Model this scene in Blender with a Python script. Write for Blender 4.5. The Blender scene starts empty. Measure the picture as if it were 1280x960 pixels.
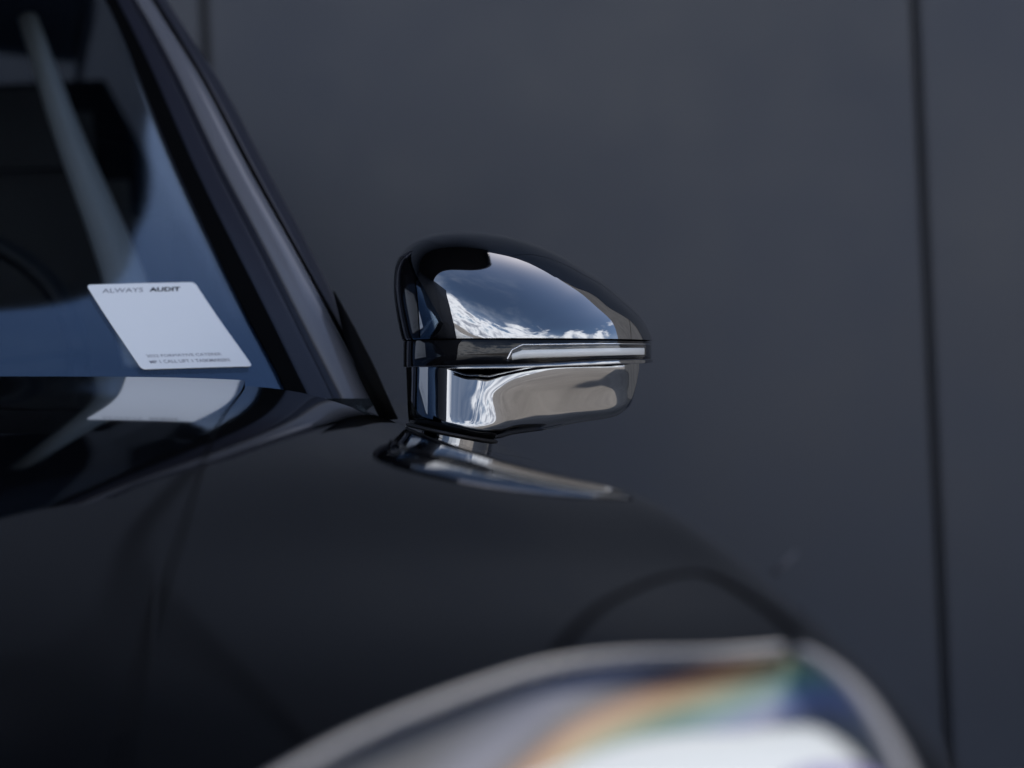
import bpy, bmesh, math, random
import numpy as np
from mathutils import Vector, Matrix
random.seed(4); rng = np.random.default_rng(4)
R = math.radians
scene = bpy.context.scene
COL = scene.collection

# ------------------------------------------------------------------ camera, sky, sun, exposure
CAM = np.array([0.0, 0.0, 1.0]); FPX = 3022.0          # 85 mm on a 36 mm wide frame of 1280 px
PITCH = math.atan(80 / FPX); ROLL = R(2.8)
FWD = np.array([0, math.cos(PITCH), -math.sin(PITCH)])
_U = np.array([0, math.sin(PITCH), math.cos(PITCH)]); _X = np.array([1.0, 0, 0])
RGT = _X * math.cos(ROLL) - _U * math.sin(ROLL)
UPV = _X * math.sin(ROLL) + _U * math.cos(ROLL)
def P(u, v, d):
    u = np.asarray(u, float); v = np.asarray(v, float); d = np.asarray(d, float)
    return CAM + d[..., None] * (FWD + RGT * ((u - 640) / FPX)[..., None] + UPV * ((480 - v) / FPX)[..., None])
def project(w):
    q = np.asarray(w) - CAM; d = q @ FWD
    return np.stack([640 + FPX * (q @ RGT) / d, 480 - FPX * (q @ UPV) / d, d], -1)

cam = bpy.data.cameras.new('camera'); cam_o = bpy.data.objects.new('camera', cam); COL.objects.link(cam_o)
cam.sensor_width = 36; cam.lens = 85; cam.clip_start = 0.02; cam.clip_end = 4000
cam_o.matrix_world = Matrix([[*(RGT[i], UPV[i], -FWD[i], CAM[i])] for i in range(3)] + [[0, 0, 0, 1]])
cam.dof.use_dof = True; cam.dof.focus_distance = 2.33; cam.dof.aperture_fstop = 3.2
scene.camera = cam_o

SUN_EL, SUN_AZ = R(50.5), R(-20)       # the sun stands behind the wall, to the right
sd = Vector((-math.sin(SUN_AZ) * math.cos(SUN_EL), math.cos(SUN_AZ) * math.cos(SUN_EL), math.sin(SUN_EL)))
world = bpy.data.worlds.new('World'); scene.world = world; world.use_nodes = True
nt = world.node_tree; nt.nodes.clear()
def N(nt, t, **k):
    n = nt.nodes.new(t)
    for a, b in k.items(): setattr(n, a, b)
    return n
def L(nt, a, b): nt.links.new(a, b)
out = N(nt, 'ShaderNodeOutputWorld'); bg = N(nt, 'ShaderNodeBackground')
bg.inputs['Strength'].default_value = 0.095
sky = N(nt, 'ShaderNodeTexSky', sky_type='NISHITA'); sky.sun_disc = False
sky.sun_elevation = SUN_EL; sky.sun_rotation = -SUN_AZ   # direction (sin, cos) of the rotation
sky.dust_density = 0.6; sky.air_density = 0.9; sky.ozone_density = 2.0
tc = N(nt, 'ShaderNodeTexCoord')
sep = N(nt, 'ShaderNodeSeparateXYZ'); L(nt, tc.outputs['Generated'], sep.inputs[0])
zc = N(nt, 'ShaderNodeMath', operation='MAXIMUM'); L(nt, sep.outputs['Z'], zc.inputs[0]); zc.inputs[1].default_value = 0.0
za = N(nt, 'ShaderNodeMath', operation='ADD'); L(nt, zc.outputs[0], za.inputs[0]); za.inputs[1].default_value = 0.16
dx = N(nt, 'ShaderNodeMath', operation='DIVIDE'); L(nt, sep.outputs['X'], dx.inputs[0]); L(nt, za.outputs[0], dx.inputs[1])
dy = N(nt, 'ShaderNodeMath', operation='DIVIDE'); L(nt, sep.outputs['Y'], dy.inputs[0]); L(nt, za.outputs[0], dy.inputs[1])
cb = N(nt, 'ShaderNodeCombineXYZ'); L(nt, dx.outputs[0], cb.inputs[0]); L(nt, dy.outputs[0], cb.inputs[1])
def noise(nt, vec, scale, detail, rough, dist=0.0, off=(0, 0, 0)):
    m = N(nt, 'ShaderNodeMapping'); m.inputs['Location'].default_value = off; L(nt, vec, m.inputs[0])
    n = N(nt, 'ShaderNodeTexNoise'); n.inputs['Scale'].default_value = scale; n.inputs['Detail'].default_value = detail
    n.inputs['Roughness'].default_value = rough; n.inputs['Distortion'].default_value = dist
    L(nt, m.outputs[0], n.inputs['Vector']); return n.outputs['Fac']
def ramp(nt, fac, stops, interp='LINEAR'):
    r = N(nt, 'ShaderNodeValToRGB'); r.color_ramp.interpolation = interp
    e = r.color_ramp.elements
    while len(e) < len(stops): e.new(0.5)
    for el, (p, c) in zip(e, stops):
        el.position = p; el.color = (*c, 1) if len(c) == 3 else c
    L(nt, fac, r.inputs[0]); return r.outputs[0]
g = lambda v: (v, v, v)
big = noise(nt, cb.outputs[0], 0.9, 9, 0.62, 0.3, (31.2, 18.7, 0))
thin = noise(nt, cb.outputs[0], 0.35, 7, 0.6, 0.6, (7.3, 4.2, 0))
# more cloud towards the horizon, clear towards the zenith
hz = N(nt, 'ShaderNodeMapRange'); L(nt, sep.outputs['Z'], hz.inputs[0])
hz.inputs[1].default_value = 0.02; hz.inputs[2].default_value = 0.8; hz.inputs[3].default_value = 0.14; hz.inputs[4].default_value = -0.2
ad = N(nt, 'ShaderNodeMath', operation='ADD'); L(nt, big, ad.inputs[0]); L(nt, hz.outputs[0], ad.inputs[1])
cov = ramp(nt, ad.outputs[0], [(0.47, g(0)), (0.60, g(1))], 'EASE')
core = ramp(nt, ad.outputs[0], [(0.50, (17, 17.2, 17.8)), (0.58, (14, 14.3, 15)), (0.68, (6.4, 6.8, 7.8)), (0.80, (3.2, 3.6, 4.4))])
ve = N(nt, 'ShaderNodeMath', operation='ADD'); L(nt, thin, ve.inputs[0]); L(nt, hz.outputs[0], ve.inputs[1])
veil = ramp(nt, ve.outputs[0], [(0.36, g(0)), (0.66, g(0.72))], 'EASE')
m1 = N(nt, 'ShaderNodeMix', data_type='RGBA'); L(nt, veil, m1.inputs[0]); L(nt, sky.outputs[0], m1.inputs[6]); m1.inputs[7].default_value = (7.0, 7.7, 9.0, 1)
m2 = N(nt, 'ShaderNodeMix', data_type='RGBA'); L(nt, cov, m2.inputs[0]); L(nt, m1.outputs[2], m2.inputs[6]); L(nt, core, m2.inputs[7])
L(nt, m2.outputs[2], bg.inputs['Color']); L(nt, bg.outputs[0], out.inputs[0])

sun = bpy.data.lights.new('sun', 'SUN'); sun.energy = 3.2; sun.angle = R(0.5); sun.color = (1.0, 0.93, 0.84)
sun_o = bpy.data.objects.new('sun', sun); COL.objects.link(sun_o)
sun_o.rotation_euler = sd.to_track_quat('Z', 'Y').to_euler(); sun_o.location = (-3, 12, 14)
scene.view_settings.view_transform = 'Standard'; scene.view_settings.look = 'None'
scene.view_settings.exposure = 0.85; scene.view_settings.gamma = 1; scene.view_settings.use_curve_mapping = False
scene.cycles.caustics_reflective = False; scene.cycles.caustics_refractive = False
scene.cycles.max_bounces = 10; scene.cycles.glossy_bounces = 6; scene.cycles.transparent_max_bounces = 12
scene.cycles.use_denoising = True

# ------------------------------------------------------------------ materials
def mat(name, base=(0.5, 0.5, 0.5), rough=0.5, metal=0.0, ior=1.5, coat=0.0, coat_rough=0.02, **k):
    m = bpy.data.materials.new(name); m.use_nodes = True
    b = m.node_tree.nodes['Principled BSDF']
    b.inputs['Base Color'].default_value = (*base, 1); b.inputs['Roughness'].default_value = rough
    b.inputs['Metallic'].default_value = metal; b.inputs['IOR'].default_value = ior
    b.inputs['Coat Weight'].default_value = coat; b.inputs['Coat Roughness'].default_value = coat_rough
    for a, v in k.items(): b.inputs[a.replace('_', ' ')].default_value = v
    return m
def bsdf(m): return m.node_tree.nodes['Principled BSDF']
def objvec(m): return N(m.node_tree, 'ShaderNodeTexCoord').outputs['Object']
def bump(m, scale, strength, dist=0.001, detail=4):
    nt = m.node_tree; n = noise(nt, objvec(m), scale, detail, 0.5)
    b = N(nt, 'ShaderNodeBump'); b.inputs['Strength'].default_value = strength; b.inputs['Distance'].default_value = dist
    L(nt, n, b.inputs['Height']); L(nt, b.outputs[0], bsdf(m).inputs['Normal'])
def rough_noise(m, scale, lo, hi):
    nt = m.node_tree; n = noise(nt, objvec(m), scale, 5, 0.6)
    r = N(nt, 'ShaderNodeMapRange'); L(nt, n, r.inputs[0]); r.inputs[1].default_value = .3; r.inputs[2].default_value = .7
    r.inputs[3].default_value = lo; r.inputs[4].default_value = hi; L(nt, r.outputs[0], bsdf(m).inputs['Roughness'])

M_paint = mat('black_car_paint', (0.0004, 0.0005, 0.0009), 0.03, ior=1.42)
rough_noise(M_paint, 14, 0.02, 0.05)
M_dark = mat('smoked_chrome', (0.33, 0.335, 0.345), 0.012, metal=1.0)
bump(M_dark, 55, 0.10, 0.0003, 2); rough_noise(M_dark, 160, 0.008, 0.03)
M_blackgloss = mat('piano_black', (0.004, 0.004, 0.005), 0.03, ior=1.45)
M_matte = mat('black_rubber', (0.0012, 0.0012, 0.0014), 0.6, Specular_IOR_Level=0.05)
M_edge = mat('satin_black_edge', (0.003, 0.003, 0.004), 0.07, ior=1.3)
M_gap = mat('shut_line_black', (0.0008, 0.0008, 0.001), 0.9, Specular_IOR_Level=0.0)
M_rubber = mat('grey_gasket', (0.02, 0.02, 0.022), 0.35)
M_pillar = mat('graphite_pillar_metal', (0.135, 0.138, 0.16), 0.2, metal=0.0, ior=1.6)
M_pillar2 = mat('dark_pillar_trim', (0.022, 0.023, 0.034), 0.3)
M_trim = mat('satin_grey_trim', (0.105, 0.115, 0.145), 0.45, Specular_IOR_Level=0.12)
M_bezel = mat('rainbow_painted_bezel', (0.10, 0.11, 0.12), 0.5, Specular_IOR_Level=0.25)  # rainbow light seen through the lens, painted as colour bands on the bezel
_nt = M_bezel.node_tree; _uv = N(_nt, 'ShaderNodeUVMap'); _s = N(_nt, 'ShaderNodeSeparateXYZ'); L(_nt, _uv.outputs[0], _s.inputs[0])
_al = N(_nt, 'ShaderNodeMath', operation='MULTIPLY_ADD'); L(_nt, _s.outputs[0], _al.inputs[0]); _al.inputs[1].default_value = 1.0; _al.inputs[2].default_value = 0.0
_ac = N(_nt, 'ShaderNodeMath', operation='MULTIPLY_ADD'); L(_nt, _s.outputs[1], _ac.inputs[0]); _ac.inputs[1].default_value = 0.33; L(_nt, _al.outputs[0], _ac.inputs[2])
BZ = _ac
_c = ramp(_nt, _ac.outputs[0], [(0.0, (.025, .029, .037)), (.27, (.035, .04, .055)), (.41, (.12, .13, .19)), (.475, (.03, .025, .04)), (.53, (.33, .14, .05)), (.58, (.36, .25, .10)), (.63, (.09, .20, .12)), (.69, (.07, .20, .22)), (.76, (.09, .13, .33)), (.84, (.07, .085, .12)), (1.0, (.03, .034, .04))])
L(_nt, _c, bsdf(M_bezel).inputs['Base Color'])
M_white = mat('frosted_white_lamp', (0.74, 0.78, 0.80), 0.22)
M_chrome = mat('chrome', (0.8, 0.8, 0.82), 0.06, metal=1.0)
M_rim = mat('dark_alloy', (0.08, 0.08, 0.09), 0.3, metal=1.0)
M_tyre = mat('tyre_rubber', (0.012, 0.012, 0.012), 0.75); bump(M_tyre, 60, .3)
M_dash = mat('dashboard_leather', (0.012, 0.013, 0.015), 0.5); bump(M_dash, 300, .3)
M_seat = mat('seat_leather', (0.008, 0.008, 0.009), 0.5)
M_inner = mat('grey_interior_trim', (0.75, 0.78, 0.79), 0.6)
M_paper = mat('white_sticker_vinyl', (0.84, 0.85, 0.86), 0.4)
M_ink = mat('black_ink', (0.012, 0.012, 0.02), 0.5)
M_ink2 = mat('grey_ink', (0.25, 0.25, 0.29), 0.5)
M_mirrorglass = mat('silver_mirror_glass', (0.75, 0.77, 0.8), 0.01, metal=1.0)

def glassmat(name, tint, ior, rough=0.0, boost=(1, 1, 1)):
    m = bpy.data.materials.new(name); m.use_nodes = True; nt = m.node_tree; nt.nodes.clear()
    o = N(nt, 'ShaderNodeOutputMaterial'); t = N(nt, 'ShaderNodeBsdfTransparent'); t.inputs[0].default_value = (*tint, 1)
    gl = N(nt, 'ShaderNodeBsdfGlossy'); gl.inputs['Roughness'].default_value = rough; gl.inputs['Color'].default_value = (*boost, 1)
    f = N(nt, 'ShaderNodeFresnel'); ge = N(nt, 'ShaderNodeNewGeometry'); bm_ = N(nt, 'ShaderNodeMapRange')
    L(nt, ge.outputs['Backfacing'], bm_.inputs[0]); bm_.inputs[3].default_value = ior; bm_.inputs[4].default_value = 1 / ior; L(nt, bm_.outputs[0], f.inputs[0])
    mx = N(nt, 'ShaderNodeMixShader'); L(nt, f.outputs[0], mx.inputs[0]); L(nt, t.outputs[0], mx.inputs[1]); L(nt, gl.outputs[0], mx.inputs[2])
    L(nt, mx.outputs[0], o.inputs[0]); return m
M_glass = glassmat('tinted_windscreen_glass', (0.72, 0.75, 0.78), 2.1, rough=0.045, boost=(0.45, 0.61, 0.80))
M_sideglass = glassmat('tinted_side_glass', (0.55, 0.58, 0.60), 1.5)
M_lens = glassmat('clear_lamp_lens', (0.93, 0.94, 0.95), 1.5)

# wall panels: dark blue grey coated metal
M_wall = mat('dark_coated_metal', (0.034, 0.037, 0.048), 0.42)
_nt = M_wall.node_tree
_n = noise(_nt, objvec(M_wall), 1.1, 6, 0.6); _c = ramp(_nt, _n, [(0.3, (0.016, 0.024, 0.042)), (0.7, (0.030, 0.039, 0.062))])
L(_nt, _c, bsdf(M_wall).inputs['Base Color']); rough_noise(M_wall, 2.2, 0.34, 0.5); bump(M_wall, 1.6, 0.12, 0.02, 2)
M_joint = mat('dark_joint', (0.018, 0.021, 0.03), 0.6)
M_mark = mat('pale_grey_mark', (0.10, 0.10, 0.12), 0.5)
M_concrete = mat('pale_concrete', (0.36, 0.33, 0.30), 0.8)
_nt = M_concrete.node_tree; _n = noise(_nt, objvec(M_concrete), 1.3, 7, 0.65)
_c = ramp(_nt, _n, [(0.3, (0.27, 0.25, 0.23)), (0.7, (0.42, 0.39, 0.355))]); L(_nt, _c, bsdf(M_concrete).inputs['Base Color'])
# ground: worn concrete
M_ground = mat('worn_concrete', (0.3, 0.28, 0.25), 0.85)
_nt = M_ground.node_tree; _v = objvec(M_ground)
_a = noise(_nt, _v, 0.5, 8, 0.65); _b = noise(_nt, _v, 35, 4, 0.6)
_c = ramp(_nt, _a, [(0.3, (0.20, 0.184, 0.166)), (0.7, (0.38, 0.352, 0.318))]); _d = ramp(_nt, _b, [(0.3, g(0.8)), (0.7, g(1.1))])
_m = N(_nt, 'ShaderNodeMix', data_type='RGBA', blend_type='MULTIPLY'); _m.inputs[0].default_value = 1
L(_nt, _c, _m.inputs[6]); L(_nt, _d, _m.inputs[7]); L(_nt, _m.outputs[2], bsdf(M_ground).inputs['Base Color'])

# ------------------------------------------------------------------ mesh helpers
def link(name, me, m, parent=None):
    o = bpy.data.objects.new(name, me); COL.objects.link(o)
    if m: me.materials.append(m)
    if parent is not None:
        o.parent = parent
        root = parent
        while root.parent: root = root.parent
        if root is not o:
            inv = ROOT_INV.get(root.name)
            if inv is not None: me.transform(inv)
    return o
ROOT_INV = {}
def empty(name, loc, rz, label, cat):
    o = bpy.data.objects.new(name, None); COL.objects.link(o); o.empty_display_size = .1
    o.location = loc; o.rotation_euler = (0, 0, rz); o['label'] = label; o['category'] = cat
    ROOT_INV[o.name] = (Matrix.Translation(loc) @ Matrix.Rotation(rz, 4, 'Z')).inverted(); return o
def pymesh(name, verts, faces, m, parent=None, smooth=True):
    me = bpy.data.meshes.new(name); me.from_pydata([tuple(map(float, v)) for v in verts], [], faces)
    me.validate(); me.update()
    if smooth: me.shade_smooth()
    return link(name, me, m, parent)
def grid(name, W, m, parent=None, mask=None, flip=False, thick=0.0, closed=False, smooth=True):
    """W: array (a, b, 3) of world points; mask (a-1, b-1) keeps faces."""
    a, b, _ = W.shape; idx = np.arange(a * b).reshape(a, b); fs = []
    for i in range(a - 1):
        for j in range(b - 1):
            if mask is None or mask[i, j]:
                f = (idx[i, j], idx[i, j + 1], idx[i + 1, j + 1], idx[i + 1, j])
                fs.append(tuple(int(q) for q in (f[::-1] if flip else f)))
    o = pymesh(name, W.reshape(-1, 3), fs, m, parent, smooth)
    bm = bmesh.new(); bm.from_mesh(o.data)
    bmesh.ops.delete(bm, geom=[v for v in bm.verts if not v.link_faces], context='VERTS')
    bmesh.ops.remove_doubles(bm, verts=bm.verts, dist=1e-6)
    bm.to_mesh(o.data); bm.free()
    if smooth:
        o.data.shade_smooth(); o.data.set_sharp_from_angle(angle=R(42))
    if thick:
        s = o.modifiers.new('thickness', 'SOLIDIFY'); s.thickness = abs(thick); s.offset = -1 if thick > 0 else 1
    return o
def box(name, c, s, m, parent=None, bev=0.0, rz=0.0):
    bm = bmesh.new(); bmesh.ops.create_cube(bm, size=1)
    bmesh.ops.scale(bm, vec=s, verts=bm.verts)
    if bev: bmesh.ops.bevel(bm, geom=bm.edges[:], offset=bev, segments=2, affect='EDGES')
    bmesh.ops.rotate(bm, cent=(0, 0, 0), matrix=Matrix.Rotation(rz, 3, 'Z'), verts=bm.verts)
    bmesh.ops.translate(bm, vec=c, verts=bm.verts)
    me = bpy.data.meshes.new(name); bm.to_mesh(me); bm.free(); return link(name, me, m, parent)
class Spline:
    """natural cubic spline through (x, y); y may be multi-dimensional"""
    def __init__(s, x, y):
        s.x = np.asarray(x, float); s.y = np.asarray(y, float)
        n = len(s.x); h = np.diff(s.x); A = np.zeros((n, n)); B = np.zeros_like(s.y)
        A[0, 0] = A[-1, -1] = 1
        for i in range(1, n - 1):
            A[i, i - 1] = h[i - 1]; A[i, i] = 2 * (h[i - 1] + h[i]); A[i, i + 1] = h[i]
            B[i] = 6 * ((s.y[i + 1] - s.y[i]) / h[i] - (s.y[i] - s.y[i - 1]) / h[i - 1])
        s.m = np.linalg.solve(A, B); s.h = h
    def __call__(s, t):
        t = np.asarray(t, float); i = np.clip(np.searchsorted(s.x, t) - 1, 0, len(s.x) - 2)
        h = s.h[i]; a = (s.x[i + 1] - t) / h; b = (t - s.x[i]) / h
        if s.y.ndim > 1:
            e = (...,) + (None,) * (s.y.ndim - 1); a, b, h = a[e], b[e], h[e]
        return a * s.y[i] + b * s.y[i + 1] + ((a ** 3 - a) * s.m[i] + (b ** 3 - b) * s.m[i + 1]) * h * h / 6
class Mono:
    """monotone (overshoot free) cubic"""
    def __init__(s, x, y):
        s.x = np.asarray(x, float); s.y = np.asarray(y, float); d = np.diff(s.y) / np.diff(s.x)
        m = np.zeros(len(s.x)); m[0], m[-1] = d[0], d[-1]
        for i in range(1, len(m) - 1):
            m[i] = 0 if d[i - 1] * d[i] <= 0 else 2 * d[i - 1] * d[i] / (d[i - 1] + d[i])
        s.m = m
    def __call__(s, t):
        t = np.asarray(t, float); i = np.clip(np.searchsorted(s.x, t) - 1, 0, len(s.x) - 2)
        h = s.x[i + 1] - s.x[i]; q = np.clip((t - s.x[i]) / h, 0, 1)
        return ((1 + 2 * q) * (1 - q) ** 2 * s.y[i] + q * (1 - q) ** 2 * h * s.m[i] + q * q * (3 - 2 * q) * s.y[i + 1] + q * q * (q - 1) * h * s.m[i + 1])
def tube(name, pts, r, m, parent=None, n=10, flat=1.0, normal=None, closed=False):
    """sweep an ellipse (r wide, r*flat high) along pts; normal: per-point up direction"""
    pts = np.asarray(pts, float); k = len(pts)
    T = np.gradient(pts, axis=0); T /= np.linalg.norm(T, axis=1)[:, None]
    up = np.tile([0, 0, 1.0], (k, 1)) if normal is None else np.asarray(normal, float)
    Bn = np.cross(T, up); Bn /= np.linalg.norm(Bn, axis=1)[:, None]; Un = np.cross(Bn, T)
    r = np.broadcast_to(r, (k,)); th = np.linspace(0, 2 * math.pi, n, endpoint=False)
    V = pts[:, None] + Bn[:, None] * (np.cos(th)[None, :, None] * r[:, None, None]) + Un[:, None] * (np.sin(th)[None, :, None] * (r * flat)[:, None, None])
    fs = [(i * n + j, i * n + (j + 1) % n, (i + 1) * n + (j + 1) % n, (i + 1) * n + j) for i in range(k - 1) for j in range(n)]
    fs += [tuple(range(n))[::-1], tuple((k - 1) * n + j for j in range(n))]
    return pymesh(name, V.reshape(-1, 3), fs, m, parent)

# ------------------------------------------------------------------ setting: ground and wall
gr = pymesh('ground', [(-400, -400, 0), (400, -400, 0), (400, 400, 0), (-400, 400, 0)], [(0, 1, 2, 3)], M_ground, smooth=False)
gr['kind'] = 'structure'; gr['label'] = 'worn warm grey concrete ground around the car'

WALL_Y, WALL_TOP = 5.05, 4.7
wall = empty('wall', (0, WALL_Y, 0), 0, 'dark blue grey metal panel wall behind the car with vertical joints', 'wall')
def seam_x(u, v=300):                                         # where a vertical joint crosses the wall
    w = P(u, v, 1.0) - CAM; return float(CAM[0] + w[0] * WALL_Y / w[1])
s0, s1 = seam_x(257, 60), seam_x(1154, 250); PW = s1 - s0
pan = None
WX0, WX1 = s0 - 5 * PW, s0 + 2 * PW
box('backing', ((WX0 + WX1) / 2, WALL_Y + .12, WALL_TOP / 2 - .01), (WX1 - WX0 - .03, .16, WALL_TOP - .04), M_joint, wall)
for i in range(-5, 2):
    x0 = s0 + i * PW
    if pan is None:
        pan = box('wall_panel', (x0 + PW / 2, WALL_Y + .02, WALL_TOP / 2), (PW - .017, .04, WALL_TOP), M_wall, wall, bev=.006); first = x0
    else:
        c = pan.copy(); COL.objects.link(c); c.parent = wall; c.location = (x0 - first, 0, 0)
box('coping', ((WX0 + WX1) / 2, WALL_Y + .1, WALL_TOP + .03), (WX1 - WX0, .26, .05), M_wall, wall, bev=.008)
cwall = empty('concrete_wall', (WX1 + 6, WALL_Y, 0), 0, 'pale concrete wall of large cast panels continuing right of the dark wall', 'wall')
box('backing', (WX1 + 6.0, WALL_Y + .16, WALL_TOP / 2), (11.9, .14, WALL_TOP - .06), M_joint, cwall)
for i in range(4):
    for j in range(2):
        box('concrete_panel', (WX1 + 1.52 + 3.0 * i, WALL_Y + .05, WALL_TOP * (.25 + .5 * j)), (2.97, .12, WALL_TOP / 2 - .03), M_concrete, cwall, bev=.012)
CZ, CY0, CX1, CR = 4.5, 2.58, .42, .95                        # unseen slab added to darken windscreen reflections, free corner rounded
added_canopy = empty('added_canopy', (-3, WALL_Y, CZ), 0, 'unseen flat dark metal slab added above the car to darken its reflections', 'added_canopy')
_o = [(-6.0, WALL_Y - .005), (-6.0, CY0)] + [(CX1 - CR + CR * math.sin(a_), CY0 + CR - CR * math.cos(a_)) for a_ in np.linspace(0, math.pi / 2, 20)] + [(CX1, WALL_Y - .005)]
n = len(_o)
pymesh('slab', [(x_, y_, CZ - .05) for x_, y_ in _o] + [(x_, y_, CZ + .05) for x_, y_ in _o], [tuple(range(n))[::-1], tuple(range(n, 2 * n))] + [(i, (i + 1) % n, n + (i + 1) % n, n + i) for i in range(n)], M_joint, added_canopy, smooth=False)
tube('edge_rail', [(x_, y_ - .0, CZ) for x_, y_ in _o[1:]], .07, M_wall, added_canopy, n=8)
side = empty('side_wall', (-5.4, 0, 0), 0, 'dark blue grey metal panel wall meeting the back wall at the left', 'wall')
box('backing', (-5.52, WALL_Y - PW * 1.5, WALL_TOP / 2 - .01), (.16, PW * 3, WALL_TOP - .04), M_joint, side)
for i in range(3):
    sp_ = box('wall_panel', (-5.42, WALL_Y - .02 - PW * (i + .5), WALL_TOP / 2), (.04, PW - .026, WALL_TOP), M_wall, side, bev=.006)
a, b = P(965, 720, 4.2), P(996, 689, 4.2)
def on_wall(p): w = p - CAM; return CAM + w * ((WALL_Y - .0015) - CAM[1]) / w[1]
tube('pale_mark', [on_wall(a), on_wall((a + b) / 2), on_wall(b)], [.004, .006, .003], M_mark, wall, n=8, flat=.25, normal=[(0, -1, 0)] * 3)  # small thin pale mark on the panel face

# ------------------------------------------------------------------ car
YAW = R(10); O = np.array([-0.441, -0.122, 0.0])
cY, sY = math.cos(YAW), math.sin(YAW)
def C(X, Y, Z):                                               # car frame (X towards its left side, Y backwards) to world
    X, Y, Z = np.broadcast_arrays(np.asarray(X, float), np.asarray(Y, float), np.asarray(Z, float))
    return np.stack([O[0] + X * cY - Y * sY, O[1] + X * sY + Y * cY, Z], -1)
car = empty('car', tuple(O), YAW, 'glossy black car with smoked chrome door mirror parked before the wall', 'car')

TT = np.array([0, .3, .55, .70, .84, .93, .985, 1.12, 1.42])
ST = {  # station Y : X list, Z list along TT
 0.30: ([0, .24, .40, .52, .62, .66, .68, .70, .69], [.60, .59, .575, .56, .55, .53, .49, .40, .20]),
 0.50: ([0, .27, .42, .56, .69, .74, .77, .79, .78], [.70, .685, .66, .66, .655, .635, .58, .44, .20]),
 0.75: ([0, .28, .41, .58, .74, .79, .82, .84, .83], [.775, .76, .73, .737, .738, .72, .66, .50, .20]),
 1.00: ([0, .29, .445, .60, .77, .82, .85, .87, .86], [.83, .815, .780, .790, .797, .782, .735, .56, .20]),
 1.25: ([0, .30, .475, .63, .80, .84, .865, .88, .87], [.872, .861, .834, .834, .831, .816, .77, .60, .20]),
 1.50: ([0, .30, .505, .65, .815, .86, .885, .895, .88], [.908, .898, .873, .862, .846, .834, .785, .62, .20]),
 1.75: ([0, .30, .535, .66, .82, .875, .90, .91, .895], [.935, .926, .911, .901, .872, .846, .79, .63, .20]),
 2.05: ([0, .30, .57, .685, .83, .89, .925, .935, .92], [.961, .952, .936, .918, .874, .843, .79, .63, .20]),
 2.40: ([0, .30, .61, .71, .84, .91, .945, .955, .94], [.987, .976, .953, .924, .874, .845, .79, .64, .20]),
 3.00: ([0, .30, .62, .72, .845, .925, .955, .965, .95], [1.036, 1.026, 1.006, .93, .885, .86, .80, .65, .20]),
 3.80: ([0, .30, .62, .73, .845, .925, .958, .97, .955], [1.10, 1.09, 1.07, .945, .905, .88, .81, .66, .20]),
 4.40: ([0, .30, .62, .73, .84, .92, .955, .965, .95], [1.16, 1.15, 1.12, .97, .925, .895, .82, .66, .22]),
 4.85: ([0, .30, .58, .68, .77, .84, .87, .88, .86], [1.0, .99, .98, .955, .92, .88, .80, .64, .28]),
}
ys = np.array(sorted(ST)); SX = np.array([ST[y][0] for y in ys]); SZ = np.array([ST[y][1] for y in ys])
_long = Spline(ys, np.concatenate([SX, SZ], 1))
def surf(T, Y):
    """car body surface at cross parameter T (see TT) and station Y, in car coordinates"""
    T, Y = np.broadcast_arrays(np.asarray(T, float), np.asarray(Y, float)); X = np.empty(T.shape); Z = np.empty(T.shape)
    Yf, Tf = Y.ravel(), T.ravel(); Xf = np.empty(Yf.shape); Zf = np.empty(Yf.shape)
    for y in np.unique(Yf):
        k = Yf == y; row = _long(np.array([y]))[0]; n = len(TT)
        tt = np.concatenate([-TT[:0:-1], TT]); zx = np.concatenate([-row[n - 1:0:-1], row[:n]]); zz = np.concatenate([row[2 * n - 1:n:-1], row[n:]])
        s = Spline(tt, np.stack([zx, zz], -1))(Tf[k]); Xf[k] = s[:, 0]; Zf[k] = s[:, 1]
    return np.stack([Xf.reshape(T.shape), Y, Zf.reshape(T.shape)], -1)
def SW(T, Y): q = surf(T, Y); return C(q[..., 0], q[..., 1], q[..., 2])
def normals(T, Y, e=1e-3):
    dT = SW(T + e, Y) - SW(T - e, Y); dY = SW(T, Y + e) - SW(T, Y - e); n = np.cross(dT, dY)
    return n / np.linalg.norm(n, axis=-1)[..., None]
# dense lookup for finding surface points under image measurements
_gT, _gY = np.meshgrid(np.linspace(.2, 1.05, 241), np.linspace(.55, 2.5, 301)); _gW = SW(_gT, _gY); _gp = project(_gW)
def find(u, v, ymin=.5, ymax=2.5):
    d = (_gp[..., 0] - u) ** 2 + (_gp[..., 1] - v) ** 2 + np.where((_gY < ymin) | (_gY > ymax), 1e9, 0)
    i = np.unravel_index(np.argmin(d), d.shape); return _gT[i], _gY[i], math.sqrt(d[i])

GAP_T = .55
HOOD_END = 2.36
# hood
t = np.linspace(-GAP_T + .0025, GAP_T - .0025, 161); y = np.linspace(.42, 1, 150)
yy = np.empty((150, 161)); tt = np.tile(t, (150, 1))
for j, q in enumerate(t):
    e = HOOD_END - .07 * math.cos(q / GAP_T * math.pi / 2) ** .8 * 0 + .05 * (abs(q) / GAP_T) ** 2
    s_ = .42 + .20 * (abs(q) / GAP_T) ** 2
    yy[:, j] = s_ + (e - s_) * (y - .42) / .58
def surf_any(T, Y):                                           # station differs by column
    return np.stack([SWrow for SWrow in (SW(T[i], Y[i]) for i in range(T.shape[0]))])
W = np.empty((*tt.shape, 3))
def rowspl(y):
    row = _long(np.array([y]))[0]; n = len(TT)
    tt_ = np.concatenate([-TT[:0:-1], TT]); zx = np.concatenate([-row[n - 1:0:-1], row[:n]]); zz = np.concatenate([row[2 * n - 1:n:-1], row[n:]])
    return Spline(tt_, np.stack([zx, zz], -1))
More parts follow.
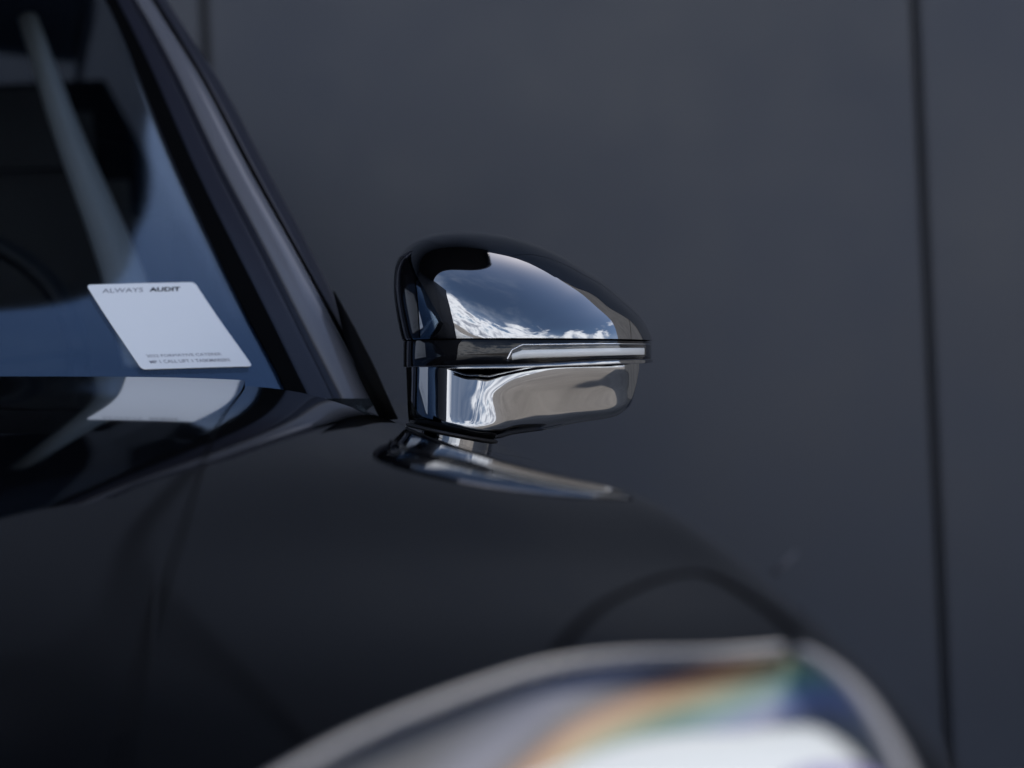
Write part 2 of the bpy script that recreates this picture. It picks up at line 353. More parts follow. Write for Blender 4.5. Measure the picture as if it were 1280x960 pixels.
def lookup(T, Y):
    """surface by tabulating in T for all knots then splining in Y (fast for ragged Y)"""
    return SW(T, Y)
for j in range(tt.shape[1]):
    base = np.stack([rowspl(y0)(np.array([t[j]]))[0] for y0 in ys]); sp = Spline(ys, base); q = sp(yy[:, j])
    W[:, j] = C(q[:, 0], yy[:, j], q[:, 1])
# rolled rear edge
e1 = W[-1] + np.array([0, 0, -.006]) + np.array([-sY, cY, 0]) * .005; e2 = e1 + np.array([0, 0, -.03])
hood = grid('hood', np.concatenate([W, e1[None], e2[None]]), M_paint, car)
# left fender
f_end = 2.345
t = np.concatenate([np.linspace(GAP_T, 1.0, 120), np.linspace(1.01, 1.42, 40)]); y = np.linspace(.32, f_end, 230)
FT, FY = np.meshgrid(t, y); FW = SW(FT, FY)
# headlight outline in surface parameters
HL_px = [(330, 992), (420, 934), (500, 894), (600, 857), (700, 832), (800, 819), (900, 815), (980, 824), (1024, 840), (1064, 868), (1098, 908), (1124, 952), (1142, 992)]
HL_y = [None] * 7 + [1.222, 1.192, 1.145, 1.085, 1.025, .97]
HL = [find(u, v, .6, 1.3) if y_ is None else find(u, v, y_ - .01, y_ + .01) for (u, v), y_ in zip(HL_px, HL_y)]
HLT = Spline(np.arange(len(HL)), np.array([(a_, b_) for a_, b_, _ in HL]))
hl_s = np.linspace(0, len(HL) - 1, 140); hl = HLT(hl_s)
print('headlight', [tuple(round(q, 3) for q in h) for h in HL])
# close the outline at the front (outside the frame)
low = np.array([(hl[-1][0] + .0, hl[-1][1]), (hl[-1][0] - .02, .72), (.80, .63), (.70, .64), (.60, .72), (hl[0][0] - .02, .86), hl[0]])
lowS = Spline(np.arange(len(low)), low)(np.linspace(0, len(low) - 1, 80))
HPOLY = np.concatenate([hl, lowS[1:-1]])
def inside(T, Y, poly):
    r = np.zeros(T.shape, bool); n = len(poly)
    for i in range(n):
        x1, y1 = poly[i]; x2, y2 = poly[(i + 1) % n]
        c = ((y1 > Y) != (y2 > Y)); 
        with np.errstate(divide='ignore', invalid='ignore'): r ^= c & (T < (x2 - x1) * (Y - y1) / (y2 - y1) + x1)
    return r
fc = lambda A: (A[:-1, :-1] + A[1:, :-1] + A[:-1, 1:] + A[1:, 1:]) / 4
WHEEL_Y, WHEEL_Z = 1.22, .35
mask = ~inside(fc(FT), fc(FY), HPOLY) & ~((fc(FT) > 1.0) & ((fc(FY) - WHEEL_Y) ** 2 + (fc(FW[..., 2]) - WHEEL_Z) ** 2 < .385 ** 2))
e = FW[:, 0] + np.array([0, 0, -.02])
fender = grid('fender', np.concatenate([e[:, None], FW], 1), M_paint, car, mask=np.concatenate([np.ones((mask.shape[0], 1), bool), mask], 1))
# right fender, mirrored
mw = np.stack([C(*(surf(-FT, FY)[..., k] for k in range(3)))])[0]
grid('fender', mw, M_paint, car, mask=~((fc(FT) > 1.0) & ((fc(FY) - WHEEL_Y) ** 2 + (fc(FW[..., 2]) - WHEEL_Z) ** 2 < .385 ** 2)), flip=True)

def onsurf(tY, lift):
    T_, Y_ = tY[:, 0], tY[:, 1]
    w = np.stack([SW(np.array([a_]), np.array([b_]))[0] for a_, b_ in zip(T_, Y_)])
    n_ = np.stack([normals(np.array([a_]), np.array([b_]))[0] for a_, b_ in zip(T_, Y_)])
    return w + n_ * lift, n_
# headlight
c0 = HPOLY.mean(0)
hw, hn = onsurf(HPOLY, .0012)
hl_o = None
def ring(name, poly, lift, r, m, parent, flat, sl=slice(None)):
    w, n_ = onsurf(poly[sl], lift); return tube(name, w, r, m, parent, n=12, flat=flat, normal=n_)
# lens: the skin inside the outline, slightly proud
hT, hY = np.meshgrid(np.linspace(HPOLY[:, 0].min() - .01, HPOLY[:, 0].max() + .01, 130), np.linspace(HPOLY[:, 1].min() - .01, HPOLY[:, 1].max() + .01, 170))
hW = SW(hT, hY); hm = inside(fc(hT), fc(hY), HPOLY)
headlight = grid('headlight', hW - np.array([0, 0, .055]), M_blackgloss, car, mask=hm)          # housing bowl floor
def shrink(poly, k, dT=0, dY=0): return np.array([c0[0] + dT, c0[1] + dY]) + (poly - c0) * k
grid('lens', hW + normals(hT, hY) * .0006, M_lens, headlight, mask=hm)
print('HL T,Y', [(round(float(a_),3), round(float(b_),3), round(float(c_),1)) for a_, b_, c_ in HL])
n_hl = len(hl); cut = int(n_hl * 7.25 / (len(HL) - 1))
ring('trim_strip', hl[:cut - 2], .0002, .0046, M_trim, headlight, .55)
ring('trim_strip', np.concatenate([hl[cut + 2:], lowS[1:]]), .0002, .0046, M_trim, headlight, .55)
# inner bezel: a sloping band from the rim down to the lamp body
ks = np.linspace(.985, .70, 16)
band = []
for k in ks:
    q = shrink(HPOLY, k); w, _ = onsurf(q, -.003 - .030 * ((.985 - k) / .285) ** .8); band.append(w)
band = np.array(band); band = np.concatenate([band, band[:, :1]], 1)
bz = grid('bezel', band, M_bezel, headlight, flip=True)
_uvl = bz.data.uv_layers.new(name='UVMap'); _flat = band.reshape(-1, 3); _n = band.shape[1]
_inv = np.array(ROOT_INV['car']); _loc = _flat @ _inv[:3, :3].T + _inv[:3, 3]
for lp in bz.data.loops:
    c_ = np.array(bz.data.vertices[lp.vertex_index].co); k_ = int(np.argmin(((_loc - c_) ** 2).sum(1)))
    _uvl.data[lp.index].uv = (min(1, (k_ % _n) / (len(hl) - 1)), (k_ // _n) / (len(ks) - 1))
# lamp body: rounded white module with a chrome lip
ks = np.concatenate([[.80, .80, .79, .77, .74, .69], np.linspace(.6, .0, 14)]); lf = np.concatenate([[-.05, -.026, -.020, -.016, -.0135, -.012], -.011 - .001 * np.linspace(0, 1, 14)])
body = []
for k, l_ in zip(ks, lf):
    w, _ = onsurf(shrink(HPOLY, k, .012, -.035), l_); body.append(w)
body = np.array(body); body = np.concatenate([body, body[:, :1]], 1)
grid('lamp_body', body, M_white, headlight, flip=True)

pt = find(1046, 968, .8, 1.2); w0, n0 = onsurf(np.array([[pt[0], pt[1]]]), -.004); n0 = n0[0]; w0 = w0[0]
M_violet = mat('violet_coated_glass', (0.30, 0.27, 0.52), 0.15)
e1_ = np.cross(n0, [0, 1, 0]); e1_ /= np.linalg.norm(e1_); e2_ = np.cross(n0, e1_)
pv = [[w0 + (e1_ * math.cos(a_) + e2_ * math.sin(a_)) * r_ + n0 * h_ for a_ in np.linspace(0, 2 * math.pi, 33)] for r_, h_ in ((.024, -.012), (.024, -.002), (.021, 0), (.014, .002), (.007, .003), (.0, .0033))]
grid('projector_lens', np.array(pv), M_violet, headlight)
# shut line round the small panel above the headlight: a recessed black strip
gp = [(688, 832), (715, 793), (760, 752), (812, 728), (852, 717), (890, 724), (930, 753), (967, 787), (1000, 818)]
gl = Spline(np.arange(len(gp)), np.array([find(u, v, y_ - .01, y_ + .01)[:2] if y_ else find(u, v, 1.1, 1.6)[:2] for (u, v), y_ in zip(gp, [0, 0, 0, 0, 0, 1.445, 1.385, 1.315, 1.245])]))(np.linspace(0, len(gp) - 1, 70))
w, n_ = onsurf(gl, 0.0); tube('panel_gap', w, .0032, M_gap, fender, n=8, flat=.3, normal=n_)

# wheel
def lathe(name, prof, ctr, m, parent, n=64):
    """prof: (offset along the car's X, radius)"""
    V = []; k = len(prof)
    for i in range(n):
        a_ = 2 * math.pi * i / n
        for x_, r_ in prof: V.append(C(ctr[0] + x_, ctr[1] + r_ * math.cos(a_), ctr[2] + r_ * math.sin(a_)))
    fs = [(i * k + j, i * k + j + 1, ((i + 1) % n) * k + j + 1, ((i + 1) % n) * k + j) for i in range(n) for j in range(k - 1)]
    return pymesh(name, V, fs, m, parent)
for sx in (1, -1):
    ctr = (.765 * sx, WHEEL_Y, WHEEL_Z)
    wh = lathe('wheel', [(-.11, .24), (-.11, .02), (.02, .02), (.04, .06)], ctr, M_rim, car)
    lathe('tyre', [(-.12, .25), (-.125, .31), (-.10, .345), (.08, .345), (.105, .31), (.10, .25)], ctr, M_tyre, wh)
    lathe('rim', [(.09 * sx, .252), (.10 * sx, .245), (.085 * sx, .235), (.02 * sx, .23)], ctr, M_rim, wh)
    for k in range(10):
        a_ = 2 * math.pi * k / 10; q = np.array([[0, .04], [.09, .14], [.085, .24]])
        tube('spoke', [C(ctr[0] + (.06 + .02 * i) * sx, ctr[1] + r_ * math.cos(a_), ctr[2] + r_ * math.sin(a_)) for i, r_ in enumerate((.03, .14, .24))], [.02, .014, .016], M_rim, wh, n=8)

# door (outer skin from the shoulder down) and side glass
t = np.concatenate([np.linspace(.745, 1.0, 50), np.linspace(1.01, 1.42, 30)]); y = np.linspace(f_end + .004, 3.6, 90)
DT, DY = np.meshgrid(t, y); DW = SW(DT, DY)
door = grid('door', np.concatenate([DW[:, :1] + np.array([0, 0, -.03]), DW], 1), M_paint, car)
tube('door_handle', [C(.972, yq, .74 + .004 * i) for i, yq in enumerate(np.linspace(3.2, 3.42, 7))], .012, M_paint, door, n=10, flat=.8)
for sx in (1, -1):
    y = np.linspace(3.604, 4.85, 50); QT, QY = np.meshgrid(t, y); qs = surf(QT, QY); grid('rear_quarter', C(sx * qs[..., 0], qs[..., 1], qs[..., 2]), M_paint, car, flip=sx < 0)
y = np.linspace(f_end + .004, 3.6, 60); QT, QY = np.meshgrid(t, y); qs = surf(QT, QY); grid('door', C(-qs[..., 0], qs[..., 1], qs[..., 2]), M_paint, car, flip=True)
ta, tb = np.meshgrid(np.linspace(-.78, .78, 40), np.linspace(0, 1, 20))
grid('tailgate', C(ta * np.interp(tb, [0, .55, .8, 1], [.66, .95, 1.05, 1.05]), 4.25 + .62 * tb ** 1.0 - .05 * (ta / .78) ** 2, np.interp(tb, [0, .55, .8, 1], [1.44, 1.02, .98, .35])), M_paint, car, flip=True)
# cowl between hood and windscreen
t = np.linspace(-.62, .62, 60)
cw = np.array([[C(x_ * 1.0, 2.375 + .05 * (x_ / .62) ** 2 + dy_, z_ - .055 * (abs(x_) / .62) ** 2.2) for x_ in t] for dy_, z_ in ((-.02, .945), (.03, .955), (.10, .972), (.14, .98))])
grid('cowl_panel', cw, M_matte, car, flip=False)

# ---- windscreen, pillars, roof
def pil(v0):                                                  # depth along the pillar
    return Mono([-500, -60, 0, 100, 200, 300, 400, 500], [3.66, 3.06, 2.98, 2.85, 2.742, 2.645, 2.563, 2.50])(v0)
rows = np.array([-60, 0, 100, 200, 300, 400, 470, 498.0])
EDGE = {                                                       # column of each pillar line at these rows
 'glass': [97, 132, 176, 217, 263, 312, 349, 362],
 'gasket': [112, 146, 195, 239, 288, 338, 372, 386],
 'strip': [124, 162, 216, 264, 316, 367, 402, 416],
 'groove': [130, 169, 224, 272, 325, 376, 412, 426],
 'ridge': [156, 190, 252, 305, 361, 415, 452, 466],
 'outer': [160, 196, 257, 311, 366, 421, 459, 474],
}
sv = np.linspace(-60, 498, 90)
def pline(key, dd=0.0): return P(Spline(rows, EDGE[key])(sv), sv, pil(sv) + dd)
def strip(name, la, lb, m, parent, bulge=.0, da=0, db=0, n=9, tail=.02):
    A, B = pline(la, da), pline(lb, db); q = np.linspace(0, 1, n)
    G = A[:, None] * (1 - q)[None, :, None] + B[:, None] * q[None, :, None]
    G = G - FWD * (bulge * np.sqrt(np.clip(1 - (2 * q - 1) ** 2, 0, 1)))[None, :, None]
    G = np.concatenate([(G[:, 0] + FWD * tail)[:, None], G, (G[:, -1] + FWD * tail)[:, None]], 1)
    return grid(name, G, m, parent, flip=True)
apillar = strip('pillar', 'groove', 'ridge', M_pillar, car, bulge=.012, da=.004, db=.010, n=21)
strip('pillar_trim', 'gasket', 'strip', M_pillar2, apillar, bulge=.002, da=.004, db=.003)
strip('pillar_groove', 'strip', 'groove', M_pillar2, apillar, bulge=-.001, da=.0075, db=.0075)
strip('window_gasket', 'ridge', 'outer', M_matte, apillar, bulge=.001, da=.016, db=.018)
strip('glass_seal', 'glass', 'gasket', M_matte, apillar, bulge=.0, da=-.004, db=-.001)

EDGE['frame'] = [174, 208, 273, 327, 381, 430, 463, 477]
strip('glass_haze_strip', 'outer', 'frame', M_pillar2, apillar, bulge=.003, da=.022, db=.045, n=7)  # strip added in place of the side glass's faint reflection haze
Pb, Pt = P(359, 488, pil(488)), P(97, -60, pil(-60))            # the glass' left edge in the car's own frame
def tocar(w): q = np.asarray(w) - O; return np.array([q[0] * cY + q[1] * sY, -q[0] * sY + q[1] * cY, q[2]])
edge = np.array([tocar(w) for w in pline('glass')]); 
print('glass edge car', edge[0], edge[-1])
XB, XT = edge[-1][0], edge[0][0]
def screen(a_, b_):
    """a_ -1..1 across, b_ 0 (bottom)..1 (top); returns car coordinates of the outer glass face"""
    i = (1 - b_) * (len(edge) - 1); i0 = np.clip(np.floor(i).astype(int), 0, len(edge) - 2); f_ = (i - i0)[..., None]
    e_ = edge[i0] * (1 - f_) + edge[i0 + 1] * f_
    bow = 1 - a_ ** 2
    return np.stack([e_[..., 0] * a_, e_[..., 1] - (.10 - .03 * b_) * bow, e_[..., 2] + (.020 + .02 * b_) * bow], -1)
ga, gb = np.meshgrid(np.linspace(-1, 1, 181), np.linspace(-.06, 1, 120))
q = screen(ga, np.clip(gb, 0, 1))
ext = (np.clip(-gb, 0, 1))[..., None] * np.array([0, -.78, -.47]) * .8; q = q + ext
SCR = C(q[..., 0], q[..., 1], q[..., 2])
windscreen = grid('windscreen', SCR, M_glass, car, thick=.004)
# roof
ra, rb = np.meshgrid(np.linspace(-1, 1, 61), np.linspace(0, 1, 40))
top = screen(ra[0], np.ones(61))
r_ = np.empty((40, 61, 3))
for j in range(40):
    f_ = rb[j, 0]; r_[j] = top; r_[j, :, 1] += f_ * 1.3; r_[j, :, 2] += .09 * math.sin(f_ * math.pi * .8) - .04 * f_
    r_[j, :, 0] *= 1 + .06 * math.sin(f_ * math.pi)
side_top = r_[:, -1].copy()
RW = C(r_[..., 0], r_[..., 1], r_[..., 2])
RW = np.concatenate([(RW[:1] + np.array([0, 0, -.02])), RW]); RW = np.concatenate([(RW[:, :1] - np.array([0, 0, .05])), RW, (RW[:, -1:] - np.array([0, 0, .05]))], 1)
grid('roof', RW, M_paint, car, thick=.01)
# right pillar (mirror of the near one in the car frame)
e2 = np.array([tocar(w) for w in pline('outer')]); mirr = lambda e_: C(-e_[:, 0], e_[:, 1], e_[:, 2])
q = np.linspace(0, 1, 7); A, B = mirr(edge), mirr(e2)
grid('pillar', A[:, None] * (1 - q)[None, :, None] + B[:, None] * q[None, :, None], M_pillar, car, thick=.03)
# side glass: from behind the pillar back to Y 3.5
fr = np.array([tocar(w) for w in pline('outer', .03)])
yy_ = np.linspace(0, 1, 40); bot_y = np.linspace(2.62, 3.55, 40)
bottom = surf(np.full(40, .775), bot_y); topl = np.stack([np.interp(np.linspace(0, 1, 40), np.linspace(0, .45, 90), fr[::-1, 0]),
    np.interp(np.linspace(0, 1, 40), np.concatenate([np.linspace(0, .45, 90), [1]]), np.concatenate([fr[::-1, 1], [4.3]])),
    np.interp(np.linspace(0, 1, 40), np.concatenate([np.linspace(0, .45, 90), [1]]), np.concatenate([fr[::-1, 2], [fr[0, 2] + .04]]))], -1)
bottom = np.stack([np.interp(np.linspace(0, 1, 40), [0, 1], [bottom[0, 0] - .09, bottom[-1, 0] - .03]), np.linspace(2.62, 4.0, 40), bottom[:, 2] - .01], -1)
vv = np.linspace(0, 1, 14); G = bottom[None] * (1 - vv)[:, None, None] + topl[None] * vv[:, None, None]
G[..., 0] += (.006 * np.sin(vv * math.pi))[:, None]
grid('side_window', C(G[..., 0], G[..., 1], G[..., 2]), M_sideglass, car, thick=.004, flip=True)
# dark triangular sail at the foot of the pillar
sail = [P(416, 363, 2.57), P(441, 408, 2.55), P(465, 455, 2.52), P(496, 524, 2.48), P(476, 526, 2.47), P(450, 474, 2.48), P(430, 420, 2.52)]
sv_ = np.array(sail); cc = sv_.mean(0); V = [*sv_, *(sv_ + FWD * .03)]; n = len(sail)
sl = pymesh('mirror_sail', [*V, cc - FWD * .004], [(i, (i + 1) % n, 2 * n) for i in range(n)] + [(i, i + n, (i + 1) % n + n, (i + 1) % n) for i in range(n)] + [tuple(range(n, 2 * n))[::-1]], M_matte, car)
# interior
da, db = np.meshgrid(np.linspace(-.66, .66, 40), np.linspace(0, 1, 14))
dz = .925 + .03 * np.sin(db * math.pi * .6) - .03 * (da / .66) ** 2; dY_ = 2.50 + db * .55 + .04 * (da / .66) ** 2
dash = grid('dashboard', np.concatenate([C(da, dY_, dz), C(da[-1:], dY_[-1:] + .03, dz[-1:] - .1), C(da[-1:], dY_[-1:] - .02, dz[-1:] - .4)]), M_dash, car)
tube('air_vent', [C(x_, 2.62, .958 - .03 * (x_ / .66) ** 2) for x_ in np.linspace(-.5, .5, 20)], .012, M_inner, dash, n=8, flat=.4)
lu = Spline([20, 80, 160, 250, 350, 460], np.array([(34, 7), (54, 12), (82, 19), (118, 28), (156, 38), (186, 44)], float)); lv_ = np.linspace(20, 460, 50)
la_ = lu(lv_); q = np.linspace(-1, 1, 11); lc = P(la_[:, :1] + la_[:, 1:] * .5 * q[None, :], lv_[:, None] + 0 * q[None, :], (3.42 - (lv_ - 20) / 440 * .42)[:, None] + .03 * q[None, :] ** 2)
grid('pillar_lining', lc, M_inner, car, thick=.01)
for sx in (.36, -.36):
    seat = box('seat', C(sx, 3.65, .55), (.5, .5, .2), M_seat, car, bev=.05, rz=YAW)
    box('backrest', C(sx, 3.92, .92), (.48, .16, .66), M_seat, seat, bev=.06, rz=YAW)
    box('headrest', C(sx, 3.98, 1.32), (.26, .10, .17), M_seat, seat, bev=.04, rz=YAW)
box('floor_pan', C(0, 3.0, .34), (1.7, 2.6, .06), M_matte, car, rz=YAW)
box('rear_bulkhead', C(0, 4.22, .75), (1.2, .06, .8), M_seat, car, rz=YAW)
th = np.linspace(0, 2 * math.pi, 49)
sw_ = tube('steering_wheel', [C(.27 + .18 * math.cos(a_), 3.16 + .07 * math.sin(a_), .98 + .165 * math.sin(a_)) for a_ in th], .014, M_seat, car, n=10)
tube('spoke', [C(.10, 3.165, .97), C(.27, 3.20, .96), C(.44, 3.165, .97)], .018, M_seat, sw_, n=8)

# ------------------------------------------------------------------ door mirror
D0 = 2.40; K = D0 / FPX
def MP(u, v, c):                                               # image-plane measure of the mirror, c metres towards the viewer
    return P(u, v, np.full(np.shape(u), D0)) - FWD * np.asarray(c, float)[..., None]
AX, AV = 640.0, 426.0
BD = .147                                                      # how far the shell bows forward
cap_out = [(815.5, 426), (811, 414), (803, 399), (780, 375), (752, 351), (737, 341), (700, 319), (655, 300.5), (610, 291.5), (572, 289), (540, 293), (519, 301), (505, 313), (496.5, 328), (493, 352), (494.5, 378), (498.5, 402), (504, 426)]
ang = np.array([math.atan2(AV - v, u - AX) for u, v in cap_out]); rad = np.array([math.hypot(u - AX, AV - v) for u, v in cap_out])
Rf = Spline(ang, rad)
def dome(r, n1=2.05, n2=2.0): return np.clip(1 - r ** n1, 0, 1) ** (1 / n2)
rr = np.sin(np.linspace(0, math.pi / 2, 60)); aa = np.linspace(0, math.pi, 150)
RR, AA = np.meshgrid(rr, aa); q = RR * Rf(AA)
U = AX + q * np.cos(AA); V_ = AV - q * np.sin(AA); Cc = BD * dome(RR) - .055 * (AV - V_) * K
CW_ = MP(U, V_, Cc)
back = np.stack([MP(AX + (U[:, -1] - AX) * f_, AV + (V_[:, -1] - AV) * f_, np.full(len(aa), -d_)) for f_, d_ in ((1.0, .012), (.995, .03), (.975, .05))], 1)
side_mirror = grid('side_mirror', np.concatenate([CW_, back], 1), M_dark, car, flip=True)
def dome_c(u, v):
    r_ = np.hypot(u - AX, AV - v) / Rf(np.arctan2(AV - v, u - AX)); return BD * dome(np.clip(r_, 0, 1)) - .055 * (AV - v) * K
cv = np.linspace(322, 424.5, 50); cl = np.interp(cv, [c_[1] for c_ in cap_out[::-1] if c_[0] < 560][::-1] if False else [289, 293, 301, 313, 328, 352, 378, 402, 426], [572, 540, 519, 505, 496.5, 493, 494.5, 498.5, 504]) + .15
cr = Mono([320, 326, 340, 360, 390, 426], [503, 511, 519, 524, 527, 529])(cv)
qq = np.sin(np.linspace(0, math.pi / 2, 22)) ; qq = 1 - np.cos(np.linspace(0, math.pi / 2, 26))
CU = cl[:, None] * (1 - qq) + cr[:, None] * qq; CV = np.repeat(cv[:, None], len(qq), 1)
cx_, cy_ = AX + (CU - AX) * 1.006, AV + (CV - AV) * 1.0
ED = MP(cx_, cy_, dome_c(CU, CV) + .0004)
ED = np.concatenate([ED, (ED[:, -1] + FWD * .003)[:, None]], 1)
grid('edge_trim', ED, M_edge, side_mirror, flip=True)
# closing face and glass at the back
bo = back[:, -1]; bl = [*bo]; nb = len(bl)
pymesh('back_shell', [*bl, *(np.array(bl) + FWD * .001)], [tuple(range(nb))], M_matte, side_mirror, smooth=False)
# profile of the shell along the parting line
def prof(u):
    t_ = np.where(u > AX, (u - AX) / (815.5 - AX), (AX - u) / (AX - 503.5)); return BD * dome(np.clip(t_, 0, 1))
def band(name, topv, botv, u0, u1, lift, m, parent, n=140, lip=.004, round_=.0015, lean=0.0):
    """strip of the shell between two image rows (functions of u), pushed out by lift"""
    ph = np.linspace(math.acos(np.clip((u0 - AX) / ((815.5 - AX) if u0 > AX else (AX - 503.5)), -1, 1)), math.acos(np.clip((u1 - AX) / (815.5 - AX), -1, 1)), n)
    u = np.where(np.cos(ph) > 0, AX + np.cos(ph) * (815.5 - AX), AX + np.cos(ph) * (AX - 503.5))
    pr = prof(u); rows_ = []
    sc = 1 + lift / BD
    for f_, c_ in ((0, -lip), (0, -.0006), (.06, 0), (.2, round_ * .6), (.5, round_), (.8, round_ * .6), (.94, 0), (1, -.0006), (1, -lip)):
        vq = topv(u) * (1 - f_) + botv(u) * f_
        rows_.append(MP(AX + (u - AX) * sc, vq, pr * sc + c_ + lean * f_))
    G = np.array(rows_)
    return grid(name, G, m, parent)
ln = lambda *p: (lambda u: np.interp(u, [a_ for a_, _ in p], [b_ for _, b_ in p]))
# dark waist band
band('waist_band', ln((503, 427.5), (815, 428.5)), ln((503, 459), (640, 457), (815, 449)), 503.5, 815.5, -.0012, M_blackgloss, side_mirror)
# indicator lamp: clear lens with a white light guide and a bright frame
ind_t, ind_b = ln((634, 452), (640, 440), (652, 434), (815, 431)), ln((634, 454.5), (815, 446.5))
ind = band('indicator', ind_t, ind_b, 634, 815.4, .0012, M_lens, side_mirror, round_=.0012)
M_guide = mat('indicator_light_guide', (0.78, 0.78, 0.77), 0.2)
band('light_guide', lambda u: ind_t(u) * .7 + ind_b(u) * .3, lambda u: ind_t(u) * .18 + ind_b(u) * .82, 640, 801, .0004, M_guide, ind)
fu = np.concatenate([np.linspace(634, 660, 24), np.linspace(663, 812, 60)])
tube('chrome_edge', MP(fu, ind_t(fu), prof(fu) + .0012), .0007, M_chrome, ind, n=8)
# chrome lip under the band
band('lower_lip', ln((560, 459.5), (640, 458), (815, 449.5)), ln((560, 462), (640, 461.5), (700, 459), (800, 455), (815, 453)), 560, 815.4, .0004, M_dark, side_mirror, round_=.0003, lean=.0007)
# lower shell with the arm
vb = Mono([508, 512, 540, 575, 600, 622, 640, 680, 715, 745, 765, 780, 789, 795, 798.5], [460, 527, 536, 543, 547, 546.5, 542, 536.5, 529, 524.5, 521, 513, 502, 482, 462])
vt = ln((508, 459), (640, 458), (798.5, 453))
vtop = Mono([508, 560, 585, 600, 615, 640, 670, 700, 798.5], [456, 458, 474, 490, 487, 475, 467.5, 463, 456])
Hb = Mono([508, 520, 540, 560, 585, 605, 640, 690, 740, 770, 788, 798.5], [0, .02, .04, .066, .096, .118, .110, .087, .060, .041, .023, 0])
Hs = Mono([508, 516, 528, 545, 562, 580, 600, 620, 650, 700, 798.5], [0, .047, .077, .100, .115, .120, .117, .102, .065, .01, 0])
su = 508 + (798.5 - 508) * (1 - np.cos(np.linspace(0, math.pi, 190))) / 2; st_ = np.linspace(0, 1, 90)
SU, STt = np.meshgrid(su, st_); SV = vt(SU) * (1 - STt) + vb(SU) * STt
B_ = vb(SU); below = np.clip((SV - 458) / np.maximum(B_ - 458, 6), 0, 1)
sp = lambda x, w: w * np.log1p(np.exp(np.clip(x / w, -40, 40)))
h_b = (Hb(SU) - .28 * K * sp(vtop(SU) - SV, 3.5)) * (1 - .12 * below)
h_s = Hs(SU) + .0 + .30 * K * (SV - 490) * np.clip(Hs(SU) / .05, 0, 1)
kk = .010; h = kk * np.logaddexp(h_b / kk, h_s / kk) - kk * .1
h = h + .0009 * np.sin((SU - 600) / 34 + (SV - 480) / 22) * np.clip((SU - 590) / 60, 0, 1) * np.clip((SV - 465) / 20, 0, 1)
h = np.clip(h, 0, 1) * np.sqrt(np.clip(1 - .96 * below ** 26, 0, 1))
for _ in range(40):
    hp = np.pad(h, 1, mode='edge'); h = .5 * h + .125 * (hp[:-2, 1:-1] + hp[2:, 1:-1] + hp[1:-1, :-2] + hp[1:-1, 2:])
LW = MP(SU, SV, h)
LW = np.concatenate([LW, (LW[-1] + FWD * (h[-1][:, None] + .03))[None]])
LW = np.concatenate([(LW[:, :1] + FWD * .03), LW, (LW[:, -1:] + FWD * .03)], 1)
lower = grid('lower_shell', LW, M_dark, side_mirror)
# foot: thin gasket plate and base plinth on the door
def disc(name, cu, cv, ru, tilt, depth_r, thick, m, parent, n=64, cdep=.02, bev=.0015):
    V = []; lev = [(0, 1 - bev / (ru * K)), (bev, 1), (thick - bev, 1), (thick, 1 - bev / (ru * K))]
    ctr = MP(np.array([cu]), np.array([cv]), np.array([cdep]))[0]
    ax = RGT * math.cos(tilt) - UPV * math.sin(tilt); up_ = UPV * math.cos(tilt) + RGT * math.sin(tilt); 
    for z_, s_ in lev:
        for i in range(n):
            a_ = 2 * math.pi * i / n; V.append(ctr + ax * (math.cos(a_) * ru * K * s_) + FWD * (math.sin(a_) * depth_r * s_) + up_ * z_)
    fs = [(j * n + i, j * n + (i + 1) % n, (j + 1) * n + (i + 1) % n, (j + 1) * n + i) for j in range(3) for i in range(n)] + [tuple(range(n))[::-1], tuple(range(3 * n, 4 * n))]
    return pymesh(name, V, fs, m, parent, smooth=False)
disc('gasket_plate', 567, 541.5, 57, R(11), .05, .0032, M_rubber, side_mirror, cdep=.080)
disc('base_plinth', 570, 566, 44, R(11), .05, .019, M_dark, side_mirror, cdep=.068)

# ------------------------------------------------------------------ sticker on the windscreen
corners = [(107, 357), (243, 353), (316, 458), (178, 463)]       # top left, top right, bottom right, bottom left
_sp = project(SCR)
gaf, gbf = np.meshgrid(np.linspace(-.2, 1, 500), np.linspace(0, 1, 400)); _q = screen(gaf, gbf); _w = C(_q[..., 0], _q[..., 1], _q[..., 2]); _pp = project(_w)
cor = []
for u, v in corners:
    d = (_pp[..., 0] - u) ** 2 + (_pp[..., 1] - v) ** 2; i = np.unravel_index(np.argmin(d), d.shape); cor.append((gaf[i], gbf[i])); print('corner', u, v, round(math.sqrt(d[i]), 2), _w[i])
cor = np.array(cor)
def onscreen(x, y, lift):
    """x 0..1 left to right, y 0..1 bottom to top on the sticker"""
    x, y = np.asarray(x, float), np.asarray(y, float)
    ab = (cor[3] * ((1 - x) * (1 - y))[..., None] + cor[2] * (x * (1 - y))[..., None] + cor[1] * (x * y)[..., None] + cor[0] * ((1 - x) * y)[..., None])
    def S(a_, b_): q_ = screen(a_, b_); return C(q_[..., 0], q_[..., 1], q_[..., 2])
    w = S(ab[..., 0], ab[..., 1]); e_ = 2e-3
    n_ = np.cross(S(ab[..., 0] + e_, ab[..., 1]) - S(ab[..., 0] - e_, ab[..., 1]), S(ab[..., 0], ab[..., 1] + e_) - S(ab[..., 0], ab[..., 1] - e_))
    n_ /= np.linalg.norm(n_, axis=-1)[..., None]; return w + n_ * np.asarray(lift)[..., None]
sc_ = onscreen(.5, .5, 0.0).reshape(3)
sticker = empty('sticker', tuple(sc_), 0, 'white square sticker reading ALWAYS AUDIT on the lower corner of the windscreen', 'sticker')
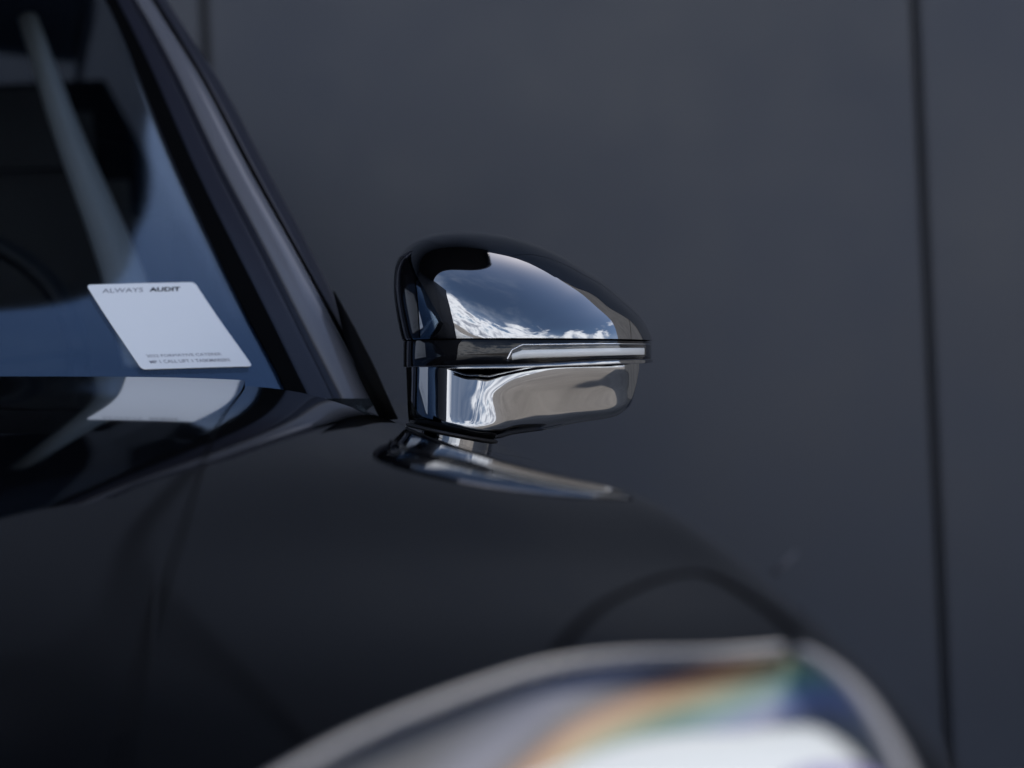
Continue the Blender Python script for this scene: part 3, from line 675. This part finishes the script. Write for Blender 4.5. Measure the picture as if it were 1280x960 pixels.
# rounded square outline
rc = .035; pts0 = []
for cx, cy, a0 in ((1 - rc, 1 - rc, 0), (rc, 1 - rc, 90), (rc, rc, 180), (1 - rc, rc, 270)):
    for k in range(6): a_ = R(a0 + 18 * k); pts0.append((cx + rc * math.cos(a_), cy + rc * math.sin(a_)))
pts = []
for i in range(24):
    p0, p1 = np.array(pts0[i]), np.array(pts0[(i + 1) % 24]); m_ = 24 if np.linalg.norm(p1 - p0) > .3 else 1
    pts += [p0 + (p1 - p0) * k / m_ for k in range(m_)]
pts = np.array(pts); n = len(pts); lv = []
for lift, s_ in ((.0003, 1), (.0009, 1), (.0010, .997), (.0010, .9), (.0010, .8), (.0010, .6), (.0010, .4), (.0010, .2), (.0010, .0)):
    q_ = .5 + (pts - .5) * s_; lv.append(onscreen(q_[:, 0], q_[:, 1], np.full(n, lift)))
lv = np.array(lv); lv = np.concatenate([lv, lv[:, :1]], 1); grid('sheet', lv, M_paper, sticker, smooth=False)
def text(name, s, x0, x1, y0, y1, m, bold=0.0, shear=0.0):
    cu = bpy.data.curves.new('lettering', 'FONT'); cu.body = s; cu.offset = bold; cu.shear = shear; cu.size = 1; cu.resolution_u = 3
    o = bpy.data.objects.new('lettering', cu); COL.objects.link(o)
    dg = bpy.context.evaluated_depsgraph_get(); me = bpy.data.meshes.new_from_object(o.evaluated_get(dg))
    bpy.data.objects.remove(o); bpy.data.curves.remove(cu)
    v = np.array([tuple(q_.co) for q_ in me.vertices]); lo, hi = v.min(0), v.max(0)
    v = (v - lo) / np.maximum(hi - lo, 1e-6); w = onscreen(x0 + v[:, 0] * (x1 - x0), y0 + v[:, 1] * (y1 - y0), np.full(len(v), .0014))
    for q_, c_ in zip(me.vertices, w): q_.co = c_
    me.name = name; return link(name, me, m, sticker)
text('lettering', 'ALWAYS', .095, .485, .895, .945, M_ink2, 0.0, .35)
text('lettering', 'AUDIT', .525, .835, .895, .945, M_ink, 0.028, .35)
text('lettering', '2022 FORMATIVE CATERER', .115, .79, .135, .165, M_ink2, 0.0)
text('lettering', 'MP 1 CALL LIFT 1 TASKMARERS', .11, .83, .062, .098, M_ink2, 0.005)
print('done')
for o_ in (wall, cwall, side): o_['kind'] = 'thing'
